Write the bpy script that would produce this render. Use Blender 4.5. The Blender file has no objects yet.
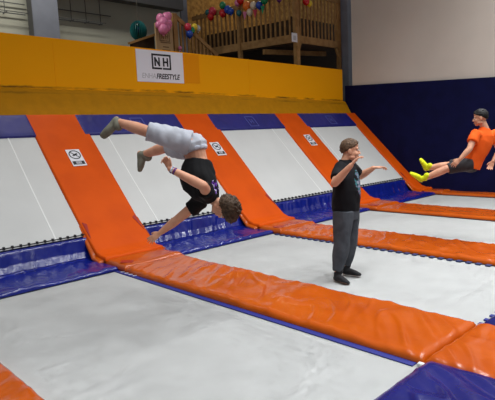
import bpy, bmesh, math, random
from mathutils import Vector, Matrix, noise
from math import sin, cos, pi, radians, sqrt

V = Vector
COL = bpy.context.scene.collection
scene = bpy.context.scene

# ------------------------------------------------------------------ camera
RIGHT = V((0.7203, -0.6923, -0.0450)); UP = V((0.1192, 0.0597, 0.9911)); FWD = V((0.6840, 0.7185, -0.1260))
cd = bpy.data.cameras.new('camera'); cam = bpy.data.objects.new('camera', cd); COL.objects.link(cam)
cd.sensor_width = 36; cd.lens = 511.3 / 495 * 36; cd.clip_end = 200
back = -FWD.normalized(); rgt = UP.cross(back).normalized(); upv = back.cross(rgt)
cam.matrix_world = Matrix(((rgt.x, upv.x, back.x, 0), (rgt.y, upv.y, back.y, 0), (rgt.z, upv.z, back.z, 1.75), (0, 0, 0, 1)))
scene.camera = cam

# ------------------------------------------------------------------ world, lights, exposure
scene.view_settings.view_transform = 'Standard'; scene.view_settings.look = 'None'
scene.view_settings.gamma = 1; scene.view_settings.use_curve_mapping = False
scene.view_settings.exposure = 0.0
w = bpy.data.worlds.new('world'); scene.world = w; w.use_nodes = True
w.node_tree.nodes['Background'].inputs[0].default_value = (0.93, 0.95, 1, 1)
w.node_tree.nodes['Background'].inputs[1].default_value = 0.24

def area(name, loc, sx, sy, power, col=(1, 1, 1), rot=(0, 0, 0)):
    l = bpy.data.lights.new(name, 'AREA'); l.shape = 'RECTANGLE'; l.size = sx; l.size_y = sy
    l.energy = power; l.color = col
    o = bpy.data.objects.new(name, l); COL.objects.link(o); o.location = loc; o.rotation_euler = rot
    return o
for lx in (0.0, 3.6, 7.2, 10.8):
    for ly in (-2.4, 0.4, 3.2):
        l = area('hall_light', (lx, ly, 8.2), 1.8, 0.6, {0.0: 45, 3.6: 90, 7.2: 120, 10.8: 150}[lx] * (0.85 if ly < -1 else 1.0), (0.97, 0.99, 1.0)); l.data.spread = radians(125)
area('rear_wall_fill', (3.0, 9.7, 6.6), 6.0, 0.4, 160, (1, 0.97, 0.9), (radians(40), 0, 0))  # unseen fill lamp, added to brighten the rear wall
area('balcony_light', (12.6, 11.8, 7.4), 0.6, 0.6, 20, (1, 0.78, 0.42))

# ------------------------------------------------------------------ materials
def lin(c):
    c = c / 255
    return c / 12.92 if c <= 0.04045 else ((c + 0.055) / 1.055) ** 2.4
def rgb(r, g, b): return (lin(r), lin(g), lin(b), 1)

def mat(name, col, rough=0.5, spec=0.5, col2=None, scale=5.0, lo=0.4, hi=0.65, bump=0.0, bscale=30.0, bstretch=(1, 1, 1), coat=0.0, metal=0.0, sheen=0.0):
    m = bpy.data.materials.new(name); m.use_nodes = True
    nt = m.node_tree; b = nt.nodes['Principled BSDF']
    b.inputs['Base Color'].default_value = col; b.inputs['Roughness'].default_value = rough
    b.inputs['Specular IOR Level'].default_value = spec; b.inputs['Metallic'].default_value = metal
    b.inputs['Coat Weight'].default_value = coat; b.inputs['Coat Roughness'].default_value = 0.15
    b.inputs['Sheen Weight'].default_value = sheen
    tc = nt.nodes.new('ShaderNodeTexCoord')
    if col2:
        n = nt.nodes.new('ShaderNodeTexNoise'); n.inputs['Scale'].default_value = scale; n.inputs['Detail'].default_value = 5
        nt.links.new(tc.outputs['Object'], n.inputs['Vector'])
        r = nt.nodes.new('ShaderNodeValToRGB'); r.color_ramp.elements[0].position = lo; r.color_ramp.elements[1].position = hi
        r.color_ramp.elements[0].color = col; r.color_ramp.elements[1].color = col2
        nt.links.new(n.outputs['Fac'], r.inputs[0]); nt.links.new(r.outputs[0], b.inputs['Base Color'])
    if bump:
        mp = nt.nodes.new('ShaderNodeMapping'); mp.inputs['Scale'].default_value = bstretch
        n2 = nt.nodes.new('ShaderNodeTexNoise'); n2.inputs['Scale'].default_value = bscale; n2.inputs['Detail'].default_value = 3
        bp = nt.nodes.new('ShaderNodeBump'); bp.inputs['Strength'].default_value = bump; bp.inputs['Distance'].default_value = 0.02
        nt.links.new(tc.outputs['Object'], mp.inputs[0]); nt.links.new(mp.outputs[0], n2.inputs['Vector'])
        nt.links.new(n2.outputs['Fac'], bp.inputs['Height']); nt.links.new(bp.outputs[0], b.inputs['Normal'])
    return m

M = {}
M['bed'] = mat('woven_bed', rgb(217, 218, 217), 0.85, 0.2, rgb(210, 211, 210), 3.5, 0.3, 0.75)
M['bed_slope'] = mat('slope_bed', rgb(200, 201, 199), 0.85, 0.2, rgb(192, 193, 191), 1.2, 0.35, 0.7, bump=0.04, bscale=220)
M['seam'] = mat('seam_white', rgb(220, 221, 219), 0.8)
M['orange_pad'] = mat('orange_vinyl', rgb(182, 80, 6), 0.22, 0.45, rgb(172, 72, 4), 3, bump=0.35, bscale=6, bstretch=(1, 1, 1))
M['orange_slope'] = mat('orange_slope_vinyl', rgb(208, 80, 4), 0.55, 0.12, rgb(198, 74, 4), 2, bump=0.05, bscale=14)
M['patch'] = mat('dark_red_vinyl', rgb(150, 32, 16), 0.4)
M['blue'] = mat('blue_vinyl', rgb(17, 30, 120), 0.2, 0.55, rgb(14, 26, 108), 3, bump=0.3, bscale=8)
M['blue_end'] = mat('blue_end_vinyl', rgb(26, 29, 104), 0.24, 0.5, rgb(22, 25, 94), 3, bump=0.3, bscale=7)
M['blue_top'] = mat('blue_top_vinyl', rgb(30, 32, 112), 0.45, 0.4, rgb(26, 28, 102), 3, bump=0.15, bscale=10)
M['edging'] = mat('blue_webbing', rgb(24, 36, 122), 0.6)
M['spring'] = mat('dark_blue_lace', rgb(30, 46, 92), 0.6)
M['black'] = mat('black_rubber', rgb(18, 18, 22), 0.7)
M['navy'] = mat('navy_pad', rgb(15, 18, 58), 0.85, 0.1, rgb(12, 15, 50), 3)
M['wall_white'] = mat('cream_wall', rgb(202, 193, 182), 0.9, 0.2, rgb(196, 187, 176), 0.8)
M['wall_gray'] = mat('grey_wall_paint', rgb(168, 168, 154), 0.9, 0.2, rgb(160, 160, 146), 0.7)
M['steel'] = mat('grey_steel_paint', rgb(112, 116, 126), 0.45, 0.5, rgb(100, 104, 114), 2)
M['steel_dark'] = mat('dark_steel_paint', rgb(70, 70, 70), 0.6)
M['wood'] = mat('pine_wood', rgb(158, 120, 72), 0.6, 0.3, rgb(136, 100, 56), 6, bump=0.05)
M['wood_pale'] = mat('pale_plywood', rgb(176, 146, 106), 0.6, 0.3, rgb(166, 136, 98), 3)
M['wood_dark'] = mat('dark_timber', rgb(74, 56, 36), 0.7, 0.3, rgb(56, 42, 28), 5)
M['osb'] = mat('chipboard', rgb(196, 148, 72), 0.6, 0.3, rgb(150, 104, 44), 9, 0.35, 0.65)
M['dark'] = mat('dark_blue_paint', rgb(26, 28, 44), 0.8)
M['floor'] = mat('dark_floor', rgb(60, 60, 64), 0.8, col2=rgb(50, 50, 54))
M['banner'] = mat('banner_white', rgb(226, 226, 232), 0.5)
M['ink'] = mat('ink_black', rgb(24, 24, 28), 0.6)
M['ink_gray'] = mat('ink_grey', rgb(176, 176, 180), 0.6)
M['ink_brown'] = mat('ink_brown', rgb(110, 84, 54), 0.7)
M['sticker'] = mat('sticker_white', rgb(214, 214, 220), 0.5)
M['embossed'] = mat('faded_print', rgb(72, 78, 150), 0.6)
M['orange_patch'] = mat('orange_square', rgb(230, 144, 2), 0.7, 0.12)
M['skin'] = mat('skin', rgb(208, 152, 122), 0.55, 0.35, rgb(198, 138, 108), 9, sheen=0.1)
M['lip'] = mat('lips', rgb(176, 98, 86), 0.5)
M['eye_white'] = mat('eye_white', rgb(225, 222, 216), 0.3)
M['iris'] = mat('iris_dark', rgb(40, 30, 26), 0.3)
M['hair_brown'] = mat('brown_hair', rgb(84, 64, 46), 0.6, 0.3, rgb(52, 38, 28), 40, bump=0.5, bscale=90)
M['hair_black'] = mat('black_hair', rgb(26, 22, 22), 0.55, 0.3, rgb(16, 14, 14), 40, bump=0.5, bscale=90)
M['hair_light'] = mat('light_brown_hair', rgb(104, 78, 56), 0.6, 0.3, rgb(74, 54, 38), 40, bump=0.5, bscale=90)
M['tee_orange'] = mat('orange_cotton', rgb(232, 92, 24), 0.85, 0.2, bump=0.1, bscale=12)
M['shorts_gray'] = mat('light_grey_cotton', rgb(182, 185, 193), 0.85, 0.2, rgb(170, 173, 182), 6)
M['shorts_dark'] = mat('charcoal_shorts', rgb(58, 56, 58), 0.8, 0.2, rgb(48, 46, 48), 8)
M['trousers'] = mat('grey_jersey', rgb(72, 76, 82), 0.85, 0.2, rgb(60, 64, 70), 12)
M['sock_black'] = mat('black_socks', rgb(22, 22, 26), 0.85)
M['sock_gray'] = mat('grey_socks', rgb(122, 120, 106), 0.85, 0.2, rgb(106, 104, 92), 18)
M['sock_yellow'] = mat('yellow_socks', rgb(206, 216, 30), 0.8, 0.2, rgb(196, 202, 26), 18)
M['band_white'] = mat('white_wristband', rgb(220, 220, 226), 0.6, col2=rgb(70, 70, 120), scale=60, lo=0.5, hi=0.55)
M['string'] = mat('string', rgb(90, 86, 76), 0.8)
def balloon_mat(n, c): M[n] = mat(n, c, 0.25, 0.5)
for n, c in (('pink', rgb(206, 116, 156)), ('rose', rgb(196, 44, 70)), ('red', rgb(190, 24, 26)), ('royal_blue', rgb(24, 66, 160)), ('green', rgb(24, 128, 78)),
             ('yellow', rgb(216, 186, 40)), ('orange', rgb(224, 110, 30)), ('teal', rgb(30, 96, 96)), ('cream', rgb(214, 196, 170)), ('purple', rgb(96, 44, 110)), ('silver', rgb(170, 172, 172))):
    balloon_mat('balloon_' + n, c)

def wall_yellow():
    m = bpy.data.materials.new('yellow_padding'); m.use_nodes = True; nt = m.node_tree; b = nt.nodes['Principled BSDF']
    b.inputs['Roughness'].default_value = 0.7; b.inputs['Specular IOR Level'].default_value = 0.12
    tc = nt.nodes.new('ShaderNodeTexCoord'); sp = nt.nodes.new('ShaderNodeSeparateXYZ'); nt.links.new(tc.outputs['Object'], sp.inputs[0])
    n1 = nt.nodes.new('ShaderNodeTexNoise'); n1.inputs['Scale'].default_value = 1.6; n1.inputs['Detail'].default_value = 6
    nt.links.new(tc.outputs['Object'], n1.inputs['Vector'])
    n2 = nt.nodes.new('ShaderNodeTexNoise'); n2.inputs['Scale'].default_value = 7; n2.inputs['Detail'].default_value = 4
    nt.links.new(tc.outputs['Object'], n2.inputs['Vector'])
    def math_(op, a, bb, clamp=False):
        n = nt.nodes.new('ShaderNodeMath'); n.operation = op; n.use_clamp = clamp
        for i, x in enumerate((a, bb)):
            if isinstance(x, (int, float)): n.inputs[i].default_value = x
            else: nt.links.new(x, n.inputs[i])
        return n.outputs[0]
    # scuffed crease: a ragged dark line at the foot of the upright pads, dusty band and painted ledge shade below it
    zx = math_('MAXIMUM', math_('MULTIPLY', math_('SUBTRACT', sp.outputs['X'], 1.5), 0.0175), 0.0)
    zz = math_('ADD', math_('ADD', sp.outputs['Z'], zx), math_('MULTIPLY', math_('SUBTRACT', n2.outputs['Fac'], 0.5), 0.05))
    d = math_('ABSOLUTE', math_('SUBTRACT', zz, 0.505), 0)
    line = math_('MULTIPLY', math_('SUBTRACT', 1.0, math_('DIVIDE', d, 0.034), True), math_('MULTIPLY', math_('SUBTRACT', n1.outputs['Fac'], 0.42), 5, True))
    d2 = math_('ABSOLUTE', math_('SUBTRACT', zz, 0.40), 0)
    dust_shade = math_('MULTIPLY', math_('SUBTRACT', 1.0, math_('DIVIDE', d2, 0.10), True), math_('ADD', math_('MULTIPLY', n1.outputs['Fac'], 1.2), 0.2), True)
    ledge_shade = math_('MULTIPLY', math_('LESS_THAN', zz, 0.475), math_('ADD', math_('MULTIPLY', n2.outputs['Fac'], 0.3), 0.5))  # grimy ledge, also darkened in its colour because the lamps overlight it
    dust_shade = math_('MAXIMUM', dust_shade, ledge_shade)
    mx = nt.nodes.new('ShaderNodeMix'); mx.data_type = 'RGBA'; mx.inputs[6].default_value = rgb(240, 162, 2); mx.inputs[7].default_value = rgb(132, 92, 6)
    nt.links.new(dust_shade, mx.inputs[0])
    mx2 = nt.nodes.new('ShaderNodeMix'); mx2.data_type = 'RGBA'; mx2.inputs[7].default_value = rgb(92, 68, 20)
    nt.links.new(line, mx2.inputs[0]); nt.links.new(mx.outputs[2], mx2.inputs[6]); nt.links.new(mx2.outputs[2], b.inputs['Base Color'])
    return m
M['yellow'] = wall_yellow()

def tee_print(name, base, center, radius, cols, scale=26):
    """black cotton with a printed motif around one spot (object coordinates)"""
    m = mat(name, base, 0.85, 0.2); nt = m.node_tree; b = nt.nodes['Principled BSDF']
    tc = nt.nodes.new('ShaderNodeTexCoord')
    dn = nt.nodes.new('ShaderNodeVectorMath'); dn.operation = 'SUBTRACT'; dn.inputs[1].default_value = center
    nt.links.new(tc.outputs['Object'], dn.inputs[0])
    dv = nt.nodes.new('ShaderNodeVectorMath'); dv.operation = 'DIVIDE'; dv.inputs[1].default_value = radius; nt.links.new(dn.outputs[0], dv.inputs[0])
    ln = nt.nodes.new('ShaderNodeVectorMath'); ln.operation = 'LENGTH'; nt.links.new(dv.outputs[0], ln.inputs[0])
    lt = nt.nodes.new('ShaderNodeMath'); lt.operation = 'LESS_THAN'; lt.inputs[1].default_value = 1; nt.links.new(ln.outputs['Value'], lt.inputs[0])
    n = nt.nodes.new('ShaderNodeTexNoise'); n.inputs['Scale'].default_value = scale; n.inputs['Detail'].default_value = 2
    nt.links.new(tc.outputs['Object'], n.inputs['Vector'])
    r = nt.nodes.new('ShaderNodeValToRGB'); r.color_ramp.interpolation = 'CONSTANT'
    r.color_ramp.elements[0].position = 0; r.color_ramp.elements[0].color = base
    r.color_ramp.elements[1].position = 0.46; r.color_ramp.elements[1].color = cols[0]
    for i, c in enumerate(cols[1:]):
        e = r.color_ramp.elements.new(0.53 + 0.06 * i); e.color = c
    nt.links.new(n.outputs['Fac'], r.inputs[0])
    mx = nt.nodes.new('ShaderNodeMix'); mx.data_type = 'RGBA'; mx.inputs[6].default_value = base
    nt.links.new(lt.outputs[0], mx.inputs[0]); nt.links.new(r.outputs[0], mx.inputs[7]); nt.links.new(mx.outputs[2], b.inputs['Base Color'])
    return m

# ------------------------------------------------------------------ object helpers
OFF = {}
def empty(name, loc, label=None, cat=None, group=None):
    o = bpy.data.objects.new(name, None); COL.objects.link(o); o.location = loc; o.empty_display_size = 0.1
    OFF[o.name] = V(loc); tag(o, label, cat, group); return o
def tag(o, label=None, cat=None, group=None, kind=None):
    if label: o['label'] = label
    if cat: o['category'] = cat
    if group: o['group'] = group
    if kind: o['kind'] = kind
    return o
def link_mesh(name, me, m, parent=None, smooth=False, label=None):
    """vertices are in world metres; shift them to the thing's own origin"""
    if parent is not None: off = OFF[parent.name]
    else:
        xs = [v.co for v in me.vertices]
        mn = [min(c[i] for c in xs) for i in range(3)]; mx = [max(c[i] for c in xs) for i in range(3)]
        off = V(((mn[0] + mx[0]) / 2, (mn[1] + mx[1]) / 2, mn[2]))
    me.transform(Matrix.Translation(-off))
    o = bpy.data.objects.new(name, me); COL.objects.link(o)
    for mm in (m if isinstance(m, (list, tuple)) else [m]): me.materials.append(mm)
    if parent is not None: o.parent = parent
    else: o.location = off
    OFF[o.name] = off
    if smooth: me.polygons.foreach_set('use_smooth', [True] * len(me.polygons))
    if label: o['label'] = label
    return o
def obj(name, bm, m, parent=None, smooth=False, label=None):
    bmesh.ops.recalc_face_normals(bm, faces=bm.faces)
    me = bpy.data.meshes.new(name); bm.to_mesh(me); bm.free()
    return link_mesh(name, me, m, parent, smooth, label)
def struct(name, bm, m): return tag(obj(name, bm, m), kind='structure')

def add_box(bm, p0, p1, bevel=0.0):
    x0, y0, z0 = p0; x1, y1, z1 = p1
    vs = [bm.verts.new(c) for c in ((x0, y0, z0), (x1, y0, z0), (x1, y1, z0), (x0, y1, z0), (x0, y0, z1), (x1, y0, z1), (x1, y1, z1), (x0, y1, z1))]
    fs = [bm.faces.new([vs[i] for i in f]) for f in ((3, 2, 1, 0), (4, 5, 6, 7), (0, 1, 5, 4), (1, 2, 6, 5), (2, 3, 7, 6), (3, 0, 4, 7))]
    if bevel:
        es = list({e for f in fs for e in f.edges}); bmesh.ops.bevel(bm, geom=es, offset=bevel, segments=2, affect='EDGES')
def box(p0, p1, bevel=0.0):
    bm = bmesh.new(); add_box(bm, p0, p1, bevel); return bm
def add_bar(bm, a, b, wx, wy, up=V((0, 0, 1))):
    """a square bar from a to b"""
    a = V(a); b = V(b); t = (b - a).normalized()
    s = t.cross(up)
    if s.length < 1e-3: s = t.cross(V((1, 0, 0)))
    s.normalize(); u = s.cross(t)
    r = []
    for p in (a, b):
        r.append([bm.verts.new(p + s * (i * wx / 2) + u * (j * wy / 2)) for i, j in ((-1, -1), (1, -1), (1, 1), (-1, 1))])
    bm.faces.new(r[0][::-1]); bm.faces.new(r[1])
    for k in range(4): bm.faces.new((r[0][k], r[0][(k + 1) % 4], r[1][(k + 1) % 4], r[1][k]))
def bar(a, b, wx, wy, up=V((0, 0, 1))):
    bm = bmesh.new(); add_bar(bm, a, b, wx, wy, up); return bm
def add_prism(bm, pts, x0, x1, axis='x'):
    """extrude a (y,z) outline along x, or an (x,z) outline along y"""
    mk = (lambda p, t: (t, p[0], p[1])) if axis == 'x' else (lambda p, t: (p[0], t, p[1]))
    a = [bm.verts.new(mk(p, x0)) for p in pts]; b = [bm.verts.new(mk(p, x1)) for p in pts]
    bm.faces.new(a); bm.faces.new(b[::-1])
    for k in range(len(pts)):
        j = (k + 1) % len(pts); bm.faces.new((a[k], b[k], b[j], a[j]))
def prism(pts, x0, x1, axis='x'):
    bm = bmesh.new(); add_prism(bm, pts, x0, x1, axis); return bm

def pad(S, lu, lv, thick, edge=0.05, step=0.04, wrinkle=0.0, seed=0, diag=(1, 0), pucker=0.0):
    """stuffed vinyl pad on the surface S(u,v), lu x lv metres: rounded edges, puckered top, flat back"""
    nu = max(8, int(lu / step)); nv = max(8, int(lv / step))
    # denser rows by the edges
    def params(n, L):
        e = min(0.5, edge / L)
        ed = [e * (1 - cos(a * pi / 8)) for a in range(0, 5)]
        return ed[:-1] + [e + (1 - 2 * e) * i / n for i in range(n + 1)] + [1 - x for x in ed[:-1]][::-1]
    us = params(nu, lu); vs = params(nv, lv)
    bm = bmesh.new(); top = []; bot = []
    rn = random.Random(seed); ox, oy = rn.random() * 50, rn.random() * 50
    for u in us:
        rt = []; rb = []
        for v in vs:
            p = V(S(u, v)); h = 1e-3
            du = V(S(min(u + h, 1), v)) - V(S(max(u - h, 0), v)); dv = V(S(u, min(v + h, 1))) - V(S(u, max(v - h, 0)))
            n = du.cross(dv).normalized()
            if n.z < 0 and abs(n.z) > 0.05: n = -n
            d = min(u * lu, (1 - u) * lu, v * lv, (1 - v) * lv)
            t = min(d / edge, 1.0); prof = sqrt(max(0.0, 1 - (1 - t) ** 2))
            hgt = thick * (0.08 + 0.92 * prof)
            if wrinkle:
                a, b = u * lu, v * lv
                q = noise.noise(V((a * diag[0] * 3 + b * diag[1] * 3 + ox, (b * diag[0] - a * diag[1]) * 11 + oy, 0)))
                q2 = noise.noise(V((a * 2.2 + oy, b * 2.2 + ox, 3)))
                # sharp creases across the cushion plus a soft swell
                c1 = noise.noise(V((a * 1.6 * diag[0] + b * 1.6 * diag[1] + oy, (b * diag[0] - a * diag[1]) * 5.0 + ox, 7)))
                c2 = noise.noise(V((a * 3.0 + ox, b * 3.0 + oy, 11)))
                crease = max(0.0, 1 - abs(c1) * 5.5) * max(0.0, min(1.0, 0.55 + 1.6 * c2))
                hgt += wrinkle * prof * (0.55 * q + 0.9 * q2 + 0.9 * crease)
            if pucker:
                hgt += pucker * prof * sin(noise.noise(V((u * lu * 2 + ox, v * lv * 2, 1))) * 9)
            rt.append(bm.verts.new(p + n * hgt)); rb.append(bm.verts.new(p))
        top.append(rt); bot.append(rb)
    U, W = len(us), len(vs)
    for i in range(U - 1):
        for j in range(W - 1):
            bm.faces.new((top[i][j], top[i + 1][j], top[i + 1][j + 1], top[i][j + 1]))
            bm.faces.new((bot[i][j + 1], bot[i + 1][j + 1], bot[i + 1][j], bot[i][j]))
    for i in range(U - 1):
        bm.faces.new((top[i][0], bot[i][0], bot[i + 1][0], top[i + 1][0])); bm.faces.new((top[i + 1][W - 1], bot[i + 1][W - 1], bot[i][W - 1], top[i][W - 1]))
    for j in range(W - 1):
        bm.faces.new((top[0][j + 1], bot[0][j + 1], bot[0][j], top[0][j])); bm.faces.new((top[U - 1][j], bot[U - 1][j], bot[U - 1][j + 1], top[U - 1][j + 1]))
    return bm
def quad_surf(x0, x1, y0, y1, z): return lambda u, v: (x0 + (x1 - x0) * u, y0 + (y1 - y0) * v, z)
def poly_path(pts):
    L = [0]
    for a, b in zip(pts, pts[1:]): L.append(L[-1] + math.hypot(b[0] - a[0], b[1] - a[1]))
    def f(t):
        s = t * L[-1]
        for k in range(len(pts) - 1):
            if s <= L[k + 1] or k == len(pts) - 2:
                q = (s - L[k]) / (L[k + 1] - L[k]); return (pts[k][0] + (pts[k + 1][0] - pts[k][0]) * q, pts[k][1] + (pts[k + 1][1] - pts[k][1]) * q)
    return f, L[-1]

# ------------------------------------------------------------------ setting
P = 3.06
def A_(k): return 3.375 + P * (k - 1)          # left edge of divider k
def B_(k): return 13.03 if k == 4 else 1.21 if k == 0 else 4.315 + P * (k - 1)   # right edge of divider k
SLO = 0.7071
def slope(y, off=0.0):                          # point (y,z) on the 45 degree ramp, raised by off along its normal
    return (y - off * SLO, 0.373 + (y - 7.083) + off * SLO)

bm = bmesh.new(); add_box(bm, (-8, -8, -1.0), (18, 14.2, -0.9))
for k in range(5):
    add_box(bm, (A_(k), -1.0, -0.9), (B_(k), 6.1, -0.005))
add_box(bm, (-8, 6.1, -0.9), (13.03, 7.05, -0.005))
add_box(bm, (-8, -1.0, -0.9), (13.03, 1.7, -0.02))
add_prism(bm, [(7.05, -0.9), (7.05, 0.0), (7.05, 0.25), (8.98, 2.08), (9.35, 2.2), (9.35, -0.9)], -8, 13.03)
struct('floor', bm, M['floor'])
struct('wall_right', box((13.1, -8, -0.9), (13.3, 9.0, 9)), M['wall_white'])
struct('wall_back', box((-8, 12.0, -0.9), (9.14, 12.2, 9)), M['wall_gray'])
bm = box((9.2, 13.6, 4.42), (24, 13.75, 9)); struct('wall_balcony', bm, M['osb'])
struct('wall_under_balcony', box((9.2, 13.4, -0.9), (24, 13.75, 4.3)), M['dark'])

# steel
t = empty('steel_column', (5.0, 11.65, -0.9), 'grey steel column standing before the pale rear wall at upper left', 'column')
bm = bmesh.new()
add_box(bm, (4.74, 11.5, -0.9), (5.32, 11.515, 9)); add_box(bm, (4.74, 11.76, -0.9), (5.32, 11.775, 9)); obj('flange', bm, M['steel'], t)
obj('web', box((4.73, 11.515, -0.9), (4.74, 11.76, 9)), M['steel_dark'], t)
tag(obj('corner_column', box((9.13, 11.95, -0.9), (9.35, 12.15, 9)), M['steel']), 'slim grey corner column left of the chipboard balcony wall', 'column')
tag(obj('steel_post', box((13.42, 9.35, -0.9), (13.70, 9.6, 9)), M['steel']), 'dark steel post between the balcony and the cream right wall', 'post')
tag(obj('ceiling_beam', box((5.35, 11.3, 5.13), (8.72, 11.6, 5.6)), M['steel_dark']), 'dark horizontal steel beam along the top of the rear wall', 'beam')
# wire trays on the rear wall
def tray(x0, x1, z, zt, xs, label):
    t = empty('wire_tray', ((x0 + x1) / 2, 11.9, z), label, 'cable tray')
    obj('lower_rail', bar((x0, 11.9, z), (x1, 11.9, z), 0.02, 0.02), M['steel_dark'], t)
    obj('upper_rail', bar((x0, 11.9, zt), (x1 + 0.25 * (x1 > 6), 11.9, zt), 0.02, 0.02), M['steel_dark'], t)
    obj('side_rail', bar((x0, 11.72, z), (x1, 11.72, z), 0.015, 0.015), M['steel_dark'], t)
    for x in xs:
        obj('hanger_rod', bar((x, 11.9, z), (x, 11.9, 5.6), 0.014, 0.014), M['steel_dark'], t)
        obj('bracket', bar((x, 11.72, z), (x, 11.995, z), 0.014, 0.014), M['steel_dark'], t)
tray(2.9, 4.74, 4.63, 4.85, (3.5, 4.3), 'thin wire tray on the rear wall left of the steel column')
tray(5.38, 6.62, 4.63, 4.86, (5.45, 5.82, 6.2, 6.58), 'thin wire tray on the rear wall right of the steel column')

# yellow padded wall
t = empty('padded_wall', (5, 9.3, 2.25), 'long yellow padded wall with a scuffed crease above the slope', 'padded wall')
bm = prism([(-2, 2.5), (-2, 3.69), (3, 3.645), (12.9, 3.55), (12.9, 2.5)], 9.2, 9.34, 'y')
bmesh.ops.bevel(bm, geom=[e for e in bm.edges if abs(e.verts[0].co.y - 9.2) < 1e-4 and abs(e.verts[1].co.y - 9.2) < 1e-4], offset=0.015, segments=2, affect='EDGES')
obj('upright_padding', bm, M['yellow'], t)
bm = bmesh.new(); rows = []
for x, zc in ((-2, 2.735), (3, 2.735), (6.5, 2.735), (9.5, 2.69), (12.95, 2.625)):
    rows.append([bm.verts.new(c) for c in ((x, 8.935, 2.225), (x, 9.15, zc - 0.03), (x, 9.195, zc), (x, 9.34, zc), (x, 9.34, 2.225))])
for a, b in zip(rows, rows[1:]):
    for j in range(5): bm.faces.new((a[j], b[j], b[(j + 1) % 5], a[(j + 1) % 5]))
bm.faces.new(rows[0]); bm.faces.new(rows[-1][::-1])
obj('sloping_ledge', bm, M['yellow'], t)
for x in (0.4, 4.1, 9.0):
    obj('joint', bar((x, 9.198, 2.70), (x, 9.198, 3.6), 0.006, 0.006), M['yellow'], t)
obj('orange_square', box((6.99, 9.193, 2.95), (7.44, 9.2, 3.575)), M['orange_patch'], t, label='slightly more orange square on the yellow padding')

# banner
def stroke(bm, pts, w, X, Z, y, th=0.004):
    """a thick polyline lying in an x-z plane; X,Z map local to world"""
    for a, b in zip(pts, pts[1:]):
        d = V((b[0] - a[0], b[1] - a[1])); d.normalize(); e = d * (w / 2)
        a2 = (a[0] - e.x, a[1] - e.y); b2 = (b[0] + e.x, b[1] + e.y); n = V((-d.y, d.x)) * (w / 2)
        q = [(a2[0] + n.x, a2[1] + n.y), (b2[0] + n.x, b2[1] + n.y), (b2[0] - n.x, b2[1] - n.y), (a2[0] - n.x, a2[1] - n.y)]
        f = [bm.verts.new((X(p[0]), y - th, Z(p[1]))) for p in q]; g = [bm.verts.new((X(p[0]), y, Z(p[1]))) for p in q]
        bm.faces.new(f); bm.faces.new(g[::-1])
        for k in range(4): bm.faces.new((f[k], g[k], g[(k + 1) % 4], f[(k + 1) % 4]))
LOGO = [[(0.42, 0.13), (0.33, 0.13), (0.33, 0.56), (0.51, 0.56)], [(0.51, 0.13), (0.42, 0.13)], [(0.385, 0.46), (0.385, 0.24), (0.47, 0.46), (0.47, 0.24)],
        [(0.54, 0.13), (0.71, 0.13), (0.71, 0.56), (0.56, 0.56)], [(0.565, 0.24), (0.565, 0.46)], [(0.65, 0.24), (0.65, 0.46)], [(0.565, 0.35), (0.65, 0.35)]]
BX0, BX1, BZ0, BZ1 = 5.81, 6.99, 2.935, 3.585
t = empty('wall_banner', (6.4, 9.19, BZ0), 'white rectangular banner with a black square logo on the yellow wall', 'banner')
obj('sheet', box((BX0, 9.19, BZ0), (BX1, 9.199, BZ1)), M['banner'], t)
bm = bmesh.new()
for s in LOGO: stroke(bm, [(p[0] * 1.18, p[1] * 0.65) for p in s], 0.037, lambda a: BX0 + a, lambda b: BZ1 - b, 9.19)
obj('logo', bm, M['ink'], t)
def text_mesh(s, size, offset=0.0, shear=0.0, width=None):
    cu = bpy.data.curves.new('txt', 'FONT'); cu.body = s; cu.size = size; cu.offset = offset; cu.shear = shear; cu.extrude = 0.001
    o = bpy.data.objects.new('txt', cu); COL.objects.link(o)
    dg = bpy.context.evaluated_depsgraph_get(); me = bpy.data.meshes.new_from_object(o.evaluated_get(dg))
    bpy.data.objects.remove(o); bpy.data.curves.remove(cu)
    if width:
        w0 = max(v.co.x for v in me.vertices); x0 = min(v.co.x for v in me.vertices)
        for v in me.vertices: v.co.x = (v.co.x - x0) * width / (w0 - x0)
    return me
for s, x, wd, off, sh, mm in (('ENHA', BX0 + 0.12, 0.335, 0.0, 0.1, 'ink_gray'), ('FREESTYLE', BX0 + 0.465, 0.61, 0.004, 0.25, 'ink')):
    me = text_mesh(s, 0.15, off, sh, wd)
    me.transform(Matrix.Translation((x, 9.188, BZ0 + 0.075)) @ Matrix.Rotation(pi / 2, 4, 'X'))
    link_mesh('lettering', me, M[mm], t)

# navy padding along the right wall
bm = bmesh.new(); add_prism(bm, [(-4, -0.85), (-4, 2.75), (2, 2.76), (4.9, 2.868), (9.22, 3.08), (9.22, -0.85)], 13.03, 13.1)
tag(obj('wall_padding', bm, M['navy']), 'tall dark navy padding along the right wall behind the jumping boy', 'padded wall')

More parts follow.
